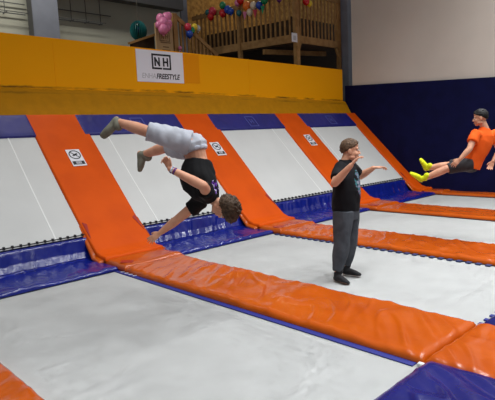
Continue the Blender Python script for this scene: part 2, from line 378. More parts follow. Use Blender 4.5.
# ------------------------------------------------------------------ trampolines
bed_labels = {1: 'white trampoline bed nearest the camera, in front of the flipping boy', 2: 'white trampoline bed that the boy in black stands on',
              3: 'white trampoline bed under the boy in the orange shirt', 4: 'narrow looking white trampoline bed along the navy padding'}
for k in range(1, 5):
    x0, x1 = B_(k - 1), A_(k)
    t = empty('trampoline', ((x0 + x1) / 2, 4.3, -0.9), bed_labels[k], 'trampoline', 'flat trampoline beds')
    bm = bmesh.new()
    nx, ny = 24, 60; g = []
    for i in range(nx + 1):
        r = []
        for j in range(ny + 1):
            u, v = i / nx, j / ny
            r.append(bm.verts.new((x0 - 0.03 + (x1 - x0 + 0.06) * u, 1.66 + (6.12 - 1.66) * v, 0.004 - 0.012 * sin(pi * u) * sin(pi * v))))
        g.append(r)
    for i in range(nx):
        for j in range(ny): bm.faces.new((g[i][j], g[i + 1][j], g[i + 1][j + 1], g[i][j + 1]))
    bmesh.ops.solidify(bm, geom=bm.faces[:], thickness=0.006)
    obj('bed', bm, M['bed'], t, True)
    if k == 1:
        obj('buckle', box((x1 - 0.045, 1.72, 0.008), (x1 - 0.005, 1.77, 0.03), 0.004), M['seam'], t, label='small white buckle tab')
        obj('edging', box((x1 - 0.075, 1.79, 0.006), (x1 + 0.03, 6.12, 0.014)), M['edging'], t)
        for j in range(4): obj('lace', bar((x1 - 0.05, 6.0 - 0.1 * j, 0.016), (x1 + 0.0, 5.97 - 0.1 * j, 0.016), 0.016, 0.01), M['seam'], t)
    elif k == 2:
        obj('edging', box((x1 - 0.03, 1.76, 0.006), (x1 + 0.04, 6.12, 0.012)), M['black'], t)
        for j in range(34):
            y = 6.0 - 0.123 * j
            obj('spring', bar((x1 - 0.085, y, 0.014), (x1 + 0.02, y, 0.014), 0.06, 0.014), M['spring'], t)
        for j in range(16):
            x = x0 + 0.1 + 0.13 * j
            obj('spring', bar((x, 1.67, 0.014), (x, 1.76, 0.014), 0.05, 0.012), M['edging'], t)
    else:
        obj('edging', box((x1 - 0.045, 1.76, 0.006), (x1 + 0.03, 6.12, 0.014)), M['black'], t)

# orange floor pads between the beds
def orange_pad(k, y0, y1, label, seed):
    a, b = A_(k), B_(k)
    t = empty('orange_floor_pad', ((a + b) / 2, (y0 + y1) / 2, 0), label, 'padding', 'orange pads between the trampoline beds')
    wd = b - a
    obj('cushion', pad(quad_surf(a - 0.01, b + 0.01, y0, y1, 0.012), wd + 0.02, y1 - y0, 0.062, 0.06, 0.02, 0.017 if k < 3 else 0.010, seed, (0.8, 0.6)), M['orange_pad'], t, True)
    return t
names = {0: 'orange pad in the bottom left corner of the photo', 1: 'long wrinkled orange pad running from the left slope strip past the standing boy',
         2: 'orange pad running behind the standing boy', 3: 'orange pad in front of the narrow far bed', 4: 'slim orange pad at the foot of the navy wall'}
for k in range(5):
    t = orange_pad(k, 1.74 if k < 4 else -0.9, 6.12, names[k] + ('' if k else ''), 10 + k)
    # foot piece bridging the floor pad and the slope strip
    if k >= 1:
        a, b = A_(k), B_(k)
        obj('foot_flap', pad(quad_surf(a - 0.015, b + 0.015, 5.95, 6.72, 0.03), b - a + 0.03, 0.77, 0.075, 0.06, 0.04, 0.01, 30 + k, (0.8, 0.6)), M['orange_pad'], t, True)
        bmx = bmesh.new()
        q = [(a + 0.02, 6.12), (a + 0.13, 6.0), (a + 0.22, 6.1), (a + 0.10, 6.24)]
        obj('red_patch', pad(lambda u, v, q=q: tuple(V((*q[0], 0.108)).lerp(V((*q[1], 0.108)), u).lerp(V((*q[3], 0.108)).lerp(V((*q[2], 0.108)), u), v)), 0.16, 0.15, 0.008, 0.01, 0.05), M['patch'], t, label='dark red stitched patch')
        bmx.free()
ends = {1: 'orange pad end piece at the right edge, behind the near blue pad', 2: 'orange pad end piece continuing the pad behind the standing boy'
        }
for k in (1,):
    orange_pad(k, -0.6, 1.735, ends[k], 50 + k)

# blue pads closing the near ends of the beds
for k, lb in ((1, 'shiny blue pad in the bottom right corner of the photo'), (2, 'blue pad corner at the right edge closing the standing boy\'s bed')):
    x0, x1 = B_(k - 1) - 0.02, A_(k) + 0.0
    o = obj('blue_end_pad', pad(quad_surf(x0, x1, 0.75, 1.70, 0.012), x1 - x0, 0.95, 0.10, 0.12, 0.02, 0.024, 60 + k, (0.5, 0.85)), M['blue_end'], None, True)
    tag(o, lb, 'padding', 'blue pads closing the bed ends')

# slope: beds, orange strips, blue foot pads and blue top pads
bays = {1: 'leftmost', 2: 'second', 3: 'third', 4: 'rightmost'}
bay_where = {1: 'at the left edge', 2: 'behind the flipping boy', 3: 'left of the standing boy', 4: 'right behind the standing boy\'s head'}
for k in range(1, 5):
    x0, x1 = B_(k - 1), A_(k)
    if k == 1: x0l = -0.6
    else: x0l = x0
    t = empty('slanted_trampoline', ((x0l + x1) / 2, 7.8, 0.3), 'pale grey slanted trampoline bed ' + bay_where[k], 'trampoline', 'slanted trampoline beds')
    def S(u, v, a=x0l + 0.02, b=x1 - 0.02):
        y, z = slope(7.06 + v * 1.64, 0.045 - 0.015 * sin(pi * v)); return (a + (b - a) * u, y, z)
    obj('bed', pad(S, x1 - x0l, 2.47, 0.006, 0.01, 0.12), M['bed_slope'], t, True)
    sxs = {1: (2.93,), 2: (4.66,), 3: (9.02,), 4: (10.62,)}[k]
    for sx in sxs:
        def S2(u, v, c=sx):
            y, z = slope(7.06 + v * 1.64, 0.052 - 0.015 * sin(pi * v)); return (c - 0.012 + 0.024 * u, y, z)
        obj('seam', pad(S2, 0.024, 2.47, 0.003, 0.005, 0.2), M['seam'], t)
    ya, za = slope(7.07, 0.052); yb, zb = slope(7.077, 0.052)
    bm = bmesh.new(); add_prism(bm, [(ya, za), (yb, zb), (yb - 0.008, zb + 0.008), (ya - 0.008, za + 0.008)], x0l, x1)
    nk = int((x1 - x0l) / 0.11)
    for j in range(nk): add_box(bm, (x0l + 0.06 + 0.11 * j, ya - 0.018, za - 0.004), (x0l + 0.085 + 0.11 * j, ya + 0.02, za + 0.03))
    obj('lacing', bm, M['black'], t)
    # blue foot pad
    f, L = poly_path([(6.13, 0.012), (6.5, 0.018), (6.82, 0.028), (6.90, 0.06), (6.965, 0.16), (7.035, 0.365)])
    def S3(u, v, a=x0l, b=x1 - 0.0, f=f):
        y, z = f(v); return (a + (b - a) * u, y, z)
    o = obj('blue_foot_pad', pad(S3, x1 - x0l, L, 0.05, 0.05, 0.022, 0.020, 70 + k, (0.2, 1)), M['blue'], None, True)
    tag(o, 'shiny blue foot pad below the slanted bed ' + bay_where[k], 'padding', 'blue pads at the foot of the slope')
    # blue top pad
    t = empty('blue_top_pad', ((x0l + x1) / 2, 8.75, 2.0), 'dark blue top pad above the slanted bed ' + bay_where[k], 'padding', 'blue pads at the top of the slope')
    xt0, xt1 = x0l - 0.10, x1 + 0.02
    def S4(u, v, a=xt0, b=xt1):
        y, z = slope(8.54 + v * 0.385, 0.02); return (a + (b - a) * u, y, z)
    obj('cushion', pad(S4, xt1 - xt0, 0.57, 0.06, 0.05, 0.04, 0.006, 80 + k, (0.3, 1)), M['blue_top'], t, True)
    cx = (x0 + x1) / 2 + 0.05
    bm = bmesh.new()
    for s in ([(0, 0), (0.26, 0), (0.26, 0.26), (0, 0.26), (0, 0)], [(0.09, 0.08), (0.09, 0.19)], [(0.09, 0.135), (0.17, 0.135)], [(0.17, 0.08), (0.17, 0.19)]):
        for p, q in zip(s, s[1:]):
            def W(c):
                y, z = slope(8.60 + c[1] * 0.85, 0.086); return V((cx - 0.13 + c[0], y, z))
            add_bar(bm, W(p), W(q), 0.022, 0.006, V((0, -SLO, SLO)))
    obj('faded_logo', bm, M['embossed'], t)

strip_lab = {1: 'wide orange slope strip left of the flipping boy', 2: 'orange slope strip right behind the flipping boy', 3: 'orange slope strip ending behind the standing boy\'s back', 4: 'narrow orange slope strip beside the navy wall'}
for k in range(1, 5):
    a, b = A_(k), B_(k)
    t = empty('orange_slope_pad', ((a + b) / 2, 7.8, 0.1), strip_lab[k], 'padding', 'orange strips on the slope')
    p0 = slope(6.72, 0.06); p1 = slope(8.93, 0.015)
    f, L = poly_path([(6.45, 0.085), (6.62, 0.09), (6.76, 0.14), slope(6.97, 0.045), slope(7.2, 0.018), p1])
    def S(u, v, f=f, a=a - 0.02, b=b + (0.02 if k < 4 else -0.015)):
        y, z = f(v); return (a + (b - a) * u, y, z)
    obj('cushion', pad(S, b - a + 0.04, L, 0.055, 0.03, 0.05, 0.004, 90 + k, (0, 1)), M['orange_slope'], t, True)
    for (x, sg) in ((a, -1), (b, 1)):
        if k == 4 and sg > 0: continue
        # rolled side flap at the foot, with a red reinforcing corner
        def Sf(u, v, x=x, sg=sg):
            y, z = poly_path([(6.50, 0.07), (6.74, 0.10), slope(7.22, 0.03)])[0](v)
            return (x + sg * (0.11 * u * (1 - 0.6 * v) - 0.01), y, z - 0.02 * u)
        obj('side_flap', pad(Sf, 0.1, 0.8, 0.03, 0.03, 0.03, 0.006, 100 + k), M['orange_pad'], t, True)
        q = [V((x - sg * 0.02, *slope(7.22, 0.082))), V((x - sg * 0.08, *slope(7.19, 0.082))), V((x - sg * 0.02, *slope(6.99, 0.108)))]
        bm = bmesh.new(); vs = [bm.verts.new(c) for c in q] + [bm.verts.new(c - V((0, -SLO, SLO)) * 0.006) for c in q]
        bm.faces.new(vs[:3]); bm.faces.new(vs[5:2:-1])
        for i in range(3): bm.faces.new((vs[i], vs[i + 3], vs[(i + 1) % 3 + 3], vs[(i + 1) % 3]))
        obj('red_corner', bm, M['patch'], t, label='dark red stitched corner')
    if k < 4:
        # warning sticker: ring with a barred figure over a dark caption plate
        sc = {1: (3.84, 8.16), 2: (6.93, 8.15), 3: (10.02, 8.21)}[k]
        def W(u, v, h=0.0):
            y, z = slope(sc[1] + v * SLO, 0.077 + h); return V((sc[0] + u, y, z))
        st = bmesh.new(); vs = [st.verts.new(W(*c, h)) for h in (0, 0.004) for c in ((-0.12, -0.19), (0.12, -0.19), (0.12, 0.19), (-0.12, 0.19))]
        st.faces.new(vs[:4][::-1]); st.faces.new(vs[4:])
        for i in range(4): st.faces.new((vs[i], vs[(i + 1) % 4], vs[(i + 1) % 4 + 4], vs[i + 4]))
        s = obj('warning_sticker', st, M['sticker'], t, label='white warning sticker with a black ring symbol')
        bm = bmesh.new(); nrm = V((0, -SLO, SLO))
        ring = [W(0.092 * cos(i * pi / 12), 0.065 + 0.092 * sin(i * pi / 12), 0.006) for i in range(25)]
        for p, q in zip(ring, ring[1:]): add_bar(bm, p, q, 0.016, 0.004, nrm)
        add_bar(bm, W(-0.065, 0.13, 0.006), W(0.065, 0.0, 0.006), 0.014, 0.004, nrm)
        add_bar(bm, W(-0.04, 0.045, 0.006), W(0.045, 0.085, 0.006), 0.03, 0.004, nrm)
        obj('ring_symbol', bm, M['ink'], s)
        bm = bmesh.new(); add_bar(bm, W(-0.10, -0.12, 0.006), W(0.10, -0.12, 0.006), 0.075, 0.004, nrm); obj('caption_plate', bm, M['ink'], s)
        bm = bmesh.new()
        for dv in (-0.10, -0.12, -0.14): add_bar(bm, W(-0.05, dv, 0.009), W(0.05, dv, 0.009), 0.009, 0.003, nrm)
        obj('caption_lines', bm, M['sticker'], s)

# ------------------------------------------------------------------ balcony behind the yellow wall
def side_x(y, off=0.0): return 11.39 + off - 0.217 * (y - 9.65)
DZ = 4.42
t = empty('balcony', (12, 11, -0.9), 'wooden balcony with baluster railing above the yellow wall', 'balcony')
bm = bmesh.new()
for z0, z1 in ((DZ - 0.16, DZ),):
    pts = [(side_x(9.7, 0.05), 9.7), (20.0, 9.7), (20.0, 13.55), (side_x(13.55, 0.05), 13.55)]
    lo = [bm.verts.new((*p, z0)) for p in pts]; hi = [bm.verts.new((*p, z1)) for p in pts]
    bm.faces.new(lo[::-1]); bm.faces.new(hi)
    for i in range(4): bm.faces.new((lo[i], lo[(i + 1) % 4], hi[(i + 1) % 4], hi[i]))
obj('deck', bm, M['wood_dark'], t)
obj('corner_post', box((11.30, 9.58, -0.9), (11.44, 9.72, 5.95), 0.008), M['wood'], t)
obj('end_post', box((13.34, 9.62, -0.9), (13.46, 9.74, 5.8), 0.008), M['wood'], t)
xs_ = side_x(11.55); obj('side_post', box((xs_ - 0.06, 11.49, -0.9), (xs_ + 0.06, 11.61, 5.6), 0.008), M['wood'], t)
for y in (9.9, 13.0):
    pass
TR = 5.66
obj('front_fascia', bar((11.42, 9.66, DZ - 0.05), (13.36, 9.66, DZ - 0.05), 0.05, 0.2), M['wood'], t)
obj('front_rail', bar((11.42, 9.66, TR), (13.36, 9.66, TR), 0.06, 0.10), M['wood'], t)
obj('side_fascia', bar((side_x(9.7), 9.7, DZ - 0.02), (side_x(13.3), 13.3, DZ - 0.02), 0.05, 0.22), M['wood'], t)
obj('side_rail', bar((side_x(9.7), 9.7, TR - 0.03), (side_x(13.3), 13.3, TR - 0.16), 0.06, 0.12), M['wood'], t)
obj('joist', bar((11.0, 10.6, DZ - 0.30), (13.4, 10.2, DZ - 0.24), 0.08, 0.14), M['wood'], t)
for x in (11.42, 13.34):
    obj('brace', bar((x, 9.66, DZ - 0.40), (x + (0.14 if x < 12 else -0.14), 9.66, DZ - 0.12), 0.05, 0.07), M['wood'], t)
for i in range(11):
    x = 11.56 + i * 0.165
    obj('baluster', bar((x, 9.66, DZ), (x, 9.66, TR), 0.05, 0.03, V((0, 1, 0))), M['wood'], t)
for i in range(22):
    y = 9.86 + i * 0.155
    obj('baluster', bar((side_x(y), y, DZ), (side_x(y), y, TR - 0.05), 0.03, 0.055, V((0, 1, 0))), M['wood'], t)
# low bench wall inside the railing
obj('bench_board', bar((side_x(9.95, 0.45), 9.95, DZ + 0.3), (side_x(13.2, 0.45), 13.2, DZ + 0.3), 0.08, 0.6), M['wood_dark'], t, label='low dark bench board')
obj('bench_board', bar((11.9, 10.35, DZ + 0.38), (16, 10.35, DZ + 0.38), 0.08, 0.75), M['wood_dark'], t, label='low dark bench board')
t = empty('paper_notice', (11.07, 9.6, 4.27), 'small white paper notice on the balcony corner post', 'notice')
obj('sheet', box((11.06, 9.55, 4.25), (11.29, 9.56, 4.49)), M['sticker'], t)
obj('print', box((11.12, 9.546, 4.30), (11.23, 9.55, 4.42)), M['ink_gray'], t)

# stair railing and the panel beside it
t = empty('stair_railing', (8.1, 10.1, -0.9), 'wooden stair railing sloping down behind the yellow wall', 'railing')
obj('handrail', bar((7.50, 10.1, 4.62), (8.78, 10.1, 3.78), 0.06, 0.09), M['wood'], t)
obj('newel_post', box((7.44, 10.06, -0.9), (7.56, 10.16, 4.66), 0.006), M['wood'], t)
obj('stringer', bar((7.5, 10.14, 3.6), (8.9, 10.14, 2.7), 0.05, 0.2), M['wood'], t)
for i in range(9):
    x = 7.66 + 0.115 * i; zt = 4.62 - (x - 7.5) * 0.656
    obj('baluster', bar((x, 10.1, 2.9), (x, 10.1, zt), 0.05, 0.03, V((0, 1, 0))), M['wood'], t)
t = empty('wooden_panel', (7.15, 10.1, -0.9), 'pale wooden panel with faint brown print below the pink balloons', 'panel')
obj('board', box((6.93, 10.06, -0.9), (7.40, 10.10, 4.38)), M['wood_pale'], t)
bm = bmesh.new()
for s in LOGO: stroke(bm, [((p[0] - 0.33) * 0.7, p[1] * 0.45) for p in s], 0.018, lambda a: 7.03 + a, lambda b: 4.25 - b, 10.06)
obj('faint_logo', bm, M['ink_brown'], t)
bm = bmesh.new()
for z, x0, x1 in ((3.96, 7.04, 7.32), (3.86, 7.10, 7.27), (3.79, 7.08, 7.31)): add_box(bm, (x0, 10.057, z - 0.012), (x1, 10.06, z + 0.012))
obj('faint_lines', bm, M['ink_brown'], t)
t = empty('stair_side_board', (6.8, 10.45, -0.9), 'dark timber board with a pale sloping cap left of the wooden panel', 'board')
obj('board', prism([(6.5, -0.9), (6.5, 3.93), (7.15, 4.17), (7.15, -0.9)], 10.45, 10.5, 'y'), M['wood_dark'], t)
obj('cap', bar((6.45, 10.45, 3.94), (7.16, 10.45, 4.20), 0.10, 0.05), M['wood'], t)

# hanging pompom
def sphere(c, r, sc=(1, 1, 1), seg=16):
    bm = bmesh.new(); bmesh.ops.create_uvsphere(bm, u_segments=seg, v_segments=seg // 2 + 2, radius=r, matrix=Matrix.Translation(c) @ Matrix.Diagonal((*sc, 1))); return bm
t = empty('paper_pompom', (6.82, 10.6, 4.05), 'teal paper pompom hanging on a string left of the pink balloons', 'decoration')
bm = bmesh.new()
for i in range(14):                       # honeycomb leaves fanned around the string
    a = i * pi / 14
    ring = [V((6.82 + 0.2 * cos(b) * cos(a), 10.6 + 0.2 * cos(b) * sin(a), 4.28 + 0.23 * sin(b))) for b in [j * pi / 10 for j in range(20)]]
    n = V((-sin(a), cos(a), 0)) * 0.004
    f = [bm.verts.new(p + n) for p in ring]; g = [bm.verts.new(p - n) for p in ring]
    bm.faces.new(f); bm.faces.new(g[::-1])
    for j in range(20): bm.faces.new((f[j], g[j], g[(j + 1) % 20], f[(j + 1) % 20]))
obj('paper_leaves', bm, M['balloon_teal'], t)
obj('core', sphere((6.82, 10.6, 4.30), 0.09), M['balloon_royal_blue'], t, True)
obj('string', bar((6.82, 10.6, 4.5), (6.82, 10.6, 5.6), 0.008, 0.008), M['string'], t)

def balloon(c, r, m, label, group):
    c = V(c)
    t = empty('balloon', c - V((0, 0, r)), label, 'balloon', group)
    obj('skin', sphere(c, r, (1, 1, 1.12)), M['balloon_' + m], t, True)
    kn = bmesh.new(); bmesh.ops.create_cone(kn, cap_ends=True, segments=10, radius1=0.02, radius2=0.008, depth=0.03, matrix=Matrix.Translation(c - V((0, 0, r * 1.12 + 0.008))))
    obj('knot', kn, M['balloon_' + m], t)
pk = [((7.02, 10.0, 4.50), 0.12, 'upper left'), ((7.22, 9.98, 4.54), 0.13, 'topmost'), ((7.05, 9.92, 4.36), 0.14, 'front middle'), ((7.24, 9.95, 4.37), 0.12, 'right hand'),
      ((6.90, 9.95, 4.29), 0.09, 'leftmost'), ((7.01, 9.88, 4.17), 0.135, 'lowest'), ((7.17, 9.93, 4.24), 0.11, 'lower right'), ((7.32, 10.0, 4.62), 0.09, 'upper right')]
for c, r, wd in pk: balloon(V((7.08, 9.95, 4.36)).lerp(V(c), 0.76), r * 0.86, 'pink', 'pink balloon, %s one of the cluster on the wooden panel' % wd, 'pink balloons on the wooden panel')
for c, r, m, wd in (((7.80, 9.98, 4.36), 0.085, 'rose', 'rose red balloon on the stair railing'), ((7.83, 9.97, 4.20), 0.085, 'royal_blue', 'blue balloon on the stair railing, lowest of its bunch'),
                    ((7.92, 9.98, 4.30), 0.075, 'green', 'green balloon on the stair railing'), ((8.0, 9.98, 4.38), 0.08, 'yellow', 'yellow balloon on the stair railing'), ((8.10, 9.98, 4.36), 0.07, 'silver', 'silver balloon on the stair railing')):
    balloon(c, r, m, wd, 'balloons on the stair railing')
balloon((7.56, 10.02, 3.86), 0.045, 'pink', 'tiny pink balloon just above the white banner', 'balloons on the stair railing')
G = [((10.743, 12.402), 5.587, 0.13, 'rose', 'rose balloon at the far left end of the balcony garland'), ((10.70, 12.449), 5.43, 0.11, 'red', 'red balloon under the rose one on the balcony rail'), ((10.66, 12.536), 5.57, 0.09, 'teal', 'teal balloon left of the rose one on the balcony rail'),
     ((10.80, 11.997), 5.46, 0.12, 'red', 'red balloon beside the blue one in the second bunch'), ((10.80, 11.985), 5.69, 0.11, 'green', 'dark green balloon topping the second bunch on the rail'), ((10.83, 11.80), 5.53, 0.12, 'royal_blue', 'blue balloon of the second bunch on the rail'),
     ((10.90, 11.445), 5.66, 0.09, 'pink', 'pink balloon left of the big red one on the balcony rail'), ((10.93, 11.337), 5.72, 0.12, 'red', 'red balloon at the top edge over the orange one'), ((10.98, 11.136), 5.52, 0.13, 'orange', 'orange balloon in the middle of the balcony garland'),
     ((11.02, 10.898), 5.49, 0.11, 'cream', 'cream balloon right of the orange one'), ((11.0, 11.042), 5.33, 0.10, 'cream', 'cream balloon hanging below the orange one'), ((11.06, 10.696), 5.46, 0.11, 'royal_blue', 'blue balloon right of the cream ones'),
     ((11.10, 10.526), 5.58, 0.12, 'green', 'green balloon near the balcony corner'), ((10.90, 11.391), 5.36, 0.09, 'teal', 'teal balloon low on the garland'), ((11.2, 10.043), 5.52, 0.09, 'purple', 'purple balloon nearest the balcony corner post'),
     ((10.82, 11.65), 5.45, 0.10, 'royal_blue', 'blue balloon between the second bunch and the teal one')]
for (x, y), z, r, m, lb in G: balloon((x - 0.06, y, z - 0.02), r * 0.93, m, lb, 'balloon garland on the balcony rail')
for (x, z, r, m, lb) in ((11.73, 5.42, 0.10, 'red', 'red balloon on the front balcony railing'), (11.88, 5.38, 0.08, 'yellow', 'yellow balloon on the front balcony railing')):
    balloon((x, 9.56, z), r, m, lb, 'balloons on the front balcony railing')
# small pennants under the garland
for x, y, z, m, lb in ((10.94, 11.2, 5.22, 'pink', 'pink pennant under the balloon garland'), (11.08, 10.6, 5.28, 'green', 'green pennant near the balcony corner'), (11.02, 10.85, 5.22, 'rose', 'rose pennant below the cream balloons')):
    bm = bmesh.new(); q = [(x - 0.07, y, z + 0.12), (x + 0.05, y - 0.06, z + 0.12), (x, y, z - 0.12)]
    vs = [bm.verts.new((p[0] - 0.06, p[1], p[2])) for p in q] + [bm.verts.new((p[0] - 0.055, p[1] + 0.004, p[2])) for p in q]
    bm.faces.new(vs[:3]); bm.faces.new(vs[3:][::-1])
    for i in range(3): bm.faces.new((vs[i], vs[i + 3], vs[(i + 1) % 3 + 3], vs[(i + 1) % 3]))
    tag(obj('pennant', bm, M['balloon_' + m]), lb, 'pennant', 'pennants on the balcony rail')

# ------------------------------------------------------------------ people
def ring_tube(bm, pts, radii, side, seg=18, cap=True):
    """tapered tube of elliptical rings; radii (along side, across); rounded or flat ends"""
    pts = [V(p) for p in pts]; n = len(pts)
    radii = [(r, r) if isinstance(r, (int, float)) else r for r in radii]
    P_, R_, T_ = [], [], []
    for i in range(n):
        t = (pts[min(i + 1, n - 1)] - pts[max(i - 1, 0)]).normalized(); T_.append(t)
    seq = []
    if cap:
        for a in (80, 55, 30): seq.append((pts[0] - T_[0] * min(radii[0]) * sin(radians(a)), cos(radians(a)), radii[0], T_[0]))
    for i in range(n): seq.append((pts[i], 1.0, radii[i], T_[i]))
    if cap:
        for a in (30, 55, 80): seq.append((pts[-1] + T_[-1] * min(radii[-1]) * sin(radians(a)), cos(radians(a)), radii[-1], T_[-1]))
    rings = []
    for p, k, r, t in seq:
        s = V(side) - t * V(side).dot(t)
        if s.length < 1e-3: s = t.cross(V((0.3, 0.5, 0.8)))
        s.normalize(); u = t.cross(s)
        rings.append([bm.verts.new(p + s * (cos(a) * r[0] * k) + u * (sin(a) * r[1] * k)) for a in [2 * pi * j / seg for j in range(seg)]])
    for a, b in zip(rings, rings[1:]):
        for j in range(seg): bm.faces.new((a[j], a[(j + 1) % seg], b[(j + 1) % seg], b[j]))
    bm.faces.new(rings[0][::-1]); bm.faces.new(rings[-1])
def ell(bm, c, r, mtx=None):
    m = (mtx if mtx else Matrix.Identity(4)) @ Matrix.Translation(c) @ Matrix.Diagonal((*r, 1))
    bmesh.ops.create_uvsphere(bm, u_segments=18, v_segments=12, radius=1, matrix=m)
def fuse(bm, voxel, smooth=4, folds=0.0, fscale=9.0, seed=0):
    """one continuous skin around overlapping volumes"""
    bmesh.ops.recalc_face_normals(bm, faces=bm.faces)
    me = bpy.data.meshes.new('tmp'); bm.to_mesh(me); bm.free()
    o = bpy.data.objects.new('tmp', me); COL.objects.link(o)
    m = o.modifiers.new('r', 'REMESH'); m.mode = 'VOXEL'; m.voxel_size = voxel
    s = o.modifiers.new('s', 'SMOOTH'); s.factor = 0.5; s.iterations = smooth
    dg = bpy.context.evaluated_depsgraph_get(); out = bpy.data.meshes.new_from_object(o.evaluated_get(dg))
    bpy.data.objects.remove(o); bpy.data.meshes.remove(me)
    if folds:
        nr = [v.normal.copy() for v in out.vertices]
        for v, nn in zip(out.vertices, nr):
            c = v.co
            q = noise.noise(V((c.x * fscale + seed, c.y * fscale, c.z * fscale * 0.45))) + 0.5 * noise.noise(V((c.x * fscale * 2, c.y * fscale * 2 + seed, c.z * fscale)))
            v.co = c + nn * folds * q
    return out
def frame(origin, x, y_hint):
    """matrix: +X along x, +Y close to y_hint"""
    x = V(x).normalized(); y = V(y_hint); y = (y - x * y.dot(x)).normalized(); z = x.cross(y)
    return Matrix(((x.x, y.x, z.x, origin[0]), (x.y, y.y, z.y, origin[1]), (x.z, y.z, z.z, origin[2]), (0, 0, 0, 1)))
def head_frame(c, face, crown):
    """local +Y is the face, +Z the crown"""
    z = V(crown).normalized(); y = V(face); y = (y - z * y.dot(z)).normalized(); x = y.cross(z)
    return Matrix(((x.x, y.x, z.x, c[0]), (x.y, y.y, z.y, c[1]), (x.z, y.z, z.z, c[2]), (0, 0, 0, 1)))
def add_head(bm, H, s=1.0, fat=1.0):
    S_ = H @ Matrix.Scale(s, 4)
    E_ = lambda c, r: ell(bm, c, r, S_)
    E_((0, -0.012, 0.028), (0.074, 0.094, 0.088)); E_((0, 0.022, -0.035), (0.060 * fat, 0.066, 0.074)); E_((0, 0.058, -0.092), (0.028 * fat, 0.024, 0.022))
    for sx in (-1, 1):
        E_((sx * 0.034 * fat, 0.056, -0.035), (0.026 * fat, 0.026, 0.03)); E_((sx * 0.046 * fat, 0.01, -0.075), (0.022, 0.04, 0.022))
        E_((sx * 0.076, -0.012, -0.012), (0.010, 0.019, 0.031)); E_((sx * 0.079, -0.012, -0.032), (0.008, 0.011, 0.012))
        E_((sx * 0.030, 0.070, 0.022), (0.028, 0.014, 0.009)); E_((sx * 0.012, 0.098, -0.032), (0.009, 0.010, 0.008))
    q = [S_ @ V(p) for p in ((0, 0.078, 0.012), (0, 0.094, -0.012), (0, 0.101, -0.030))]
    ring_tube(bm, q, [0.008 * s, 0.009 * s, 0.011 * s], S_.to_3x3() @ V((1, 0, 0)), 12)
    E_((0, 0.086, -0.061), (0.022, 0.008, 0.006)); E_((0, 0.083, -0.071), (0.019, 0.009, 0.007)); E_((0, 0.03, 0.06), (0.06, 0.052, 0.045))
def face_parts(t, H, s, hairm):
    S_ = H @ Matrix.Scale(s, 4)
    for sx in (-1, 1):
        bm = bmesh.new(); ell(bm, (sx * 0.031, 0.076, 0.004), (0.013, 0.010, 0.009), S_)
        eye = obj('eye', bm, M['eye_white'], t, True)
        bm = bmesh.new(); ell(bm, (sx * 0.031, 0.083, 0.004), (0.006, 0.005, 0.006), S_); obj('iris', bm, M['iris'], eye, True)
        bm = bmesh.new(); ring_tube(bm, [S_ @ V(p) for p in ((sx * 0.012, 0.088, 0.024), (sx * 0.03, 0.085, 0.028), (sx * 0.048, 0.070, 0.022))], [0.004 * s] * 3, (0, 0, 1), 8)
        obj('eyebrow', bm, hairm, t, True)
    bm = bmesh.new(); ell(bm, (0, 0.089, -0.066), (0.022, 0.006, 0.007), S_); obj('lips', bm, M['lip'], t, True)
def hair(t, H, s, m, thick=0.02, front=0.55, back=-0.55, side=0.08, tuft=0.006, fringe=0.0, seed=1):
    S_ = H @ Matrix.Scale(s, 4)
    bm = bmesh.new(); bmesh.ops.create_uvsphere(bm, u_segments=64, v_segments=44, radius=1)
    for v in bm.verts:
        d = v.co.normalized()
        thr = side + (front - side) * max(0, d.y) ** 1.3 + (side - back) * -max(0, -d.y) ** 0.9
        q = max(0.0, min(1.0, (d.z - thr) / 0.16 + 0.3)); q = q * q * (3 - 2 * q)
        nz = noise.noise(d * 9 + V((seed, 0, 0))) + 0.6 * noise.noise(d * 22 + V((0, seed, 0)))
        r = 0.955 + q * (0.05 + thick / 0.085 * (0.55 + 0.45 * max(0, d.z)) + nz * tuft / 0.085 * 1.4)
        c = V((d.x * 0.074, d.y * 0.094, d.z * 0.088)) * r + V((0, -0.012, 0.028))
        if fringe and d.y > 0.25 and q > 0.2: c += V((0, fringe * 0.6, fringe * 0.2)) * q * (d.y - 0.25) * (0.6 + nz)
        v.co = S_ @ c
    return obj('hair', bm, m, t, True)
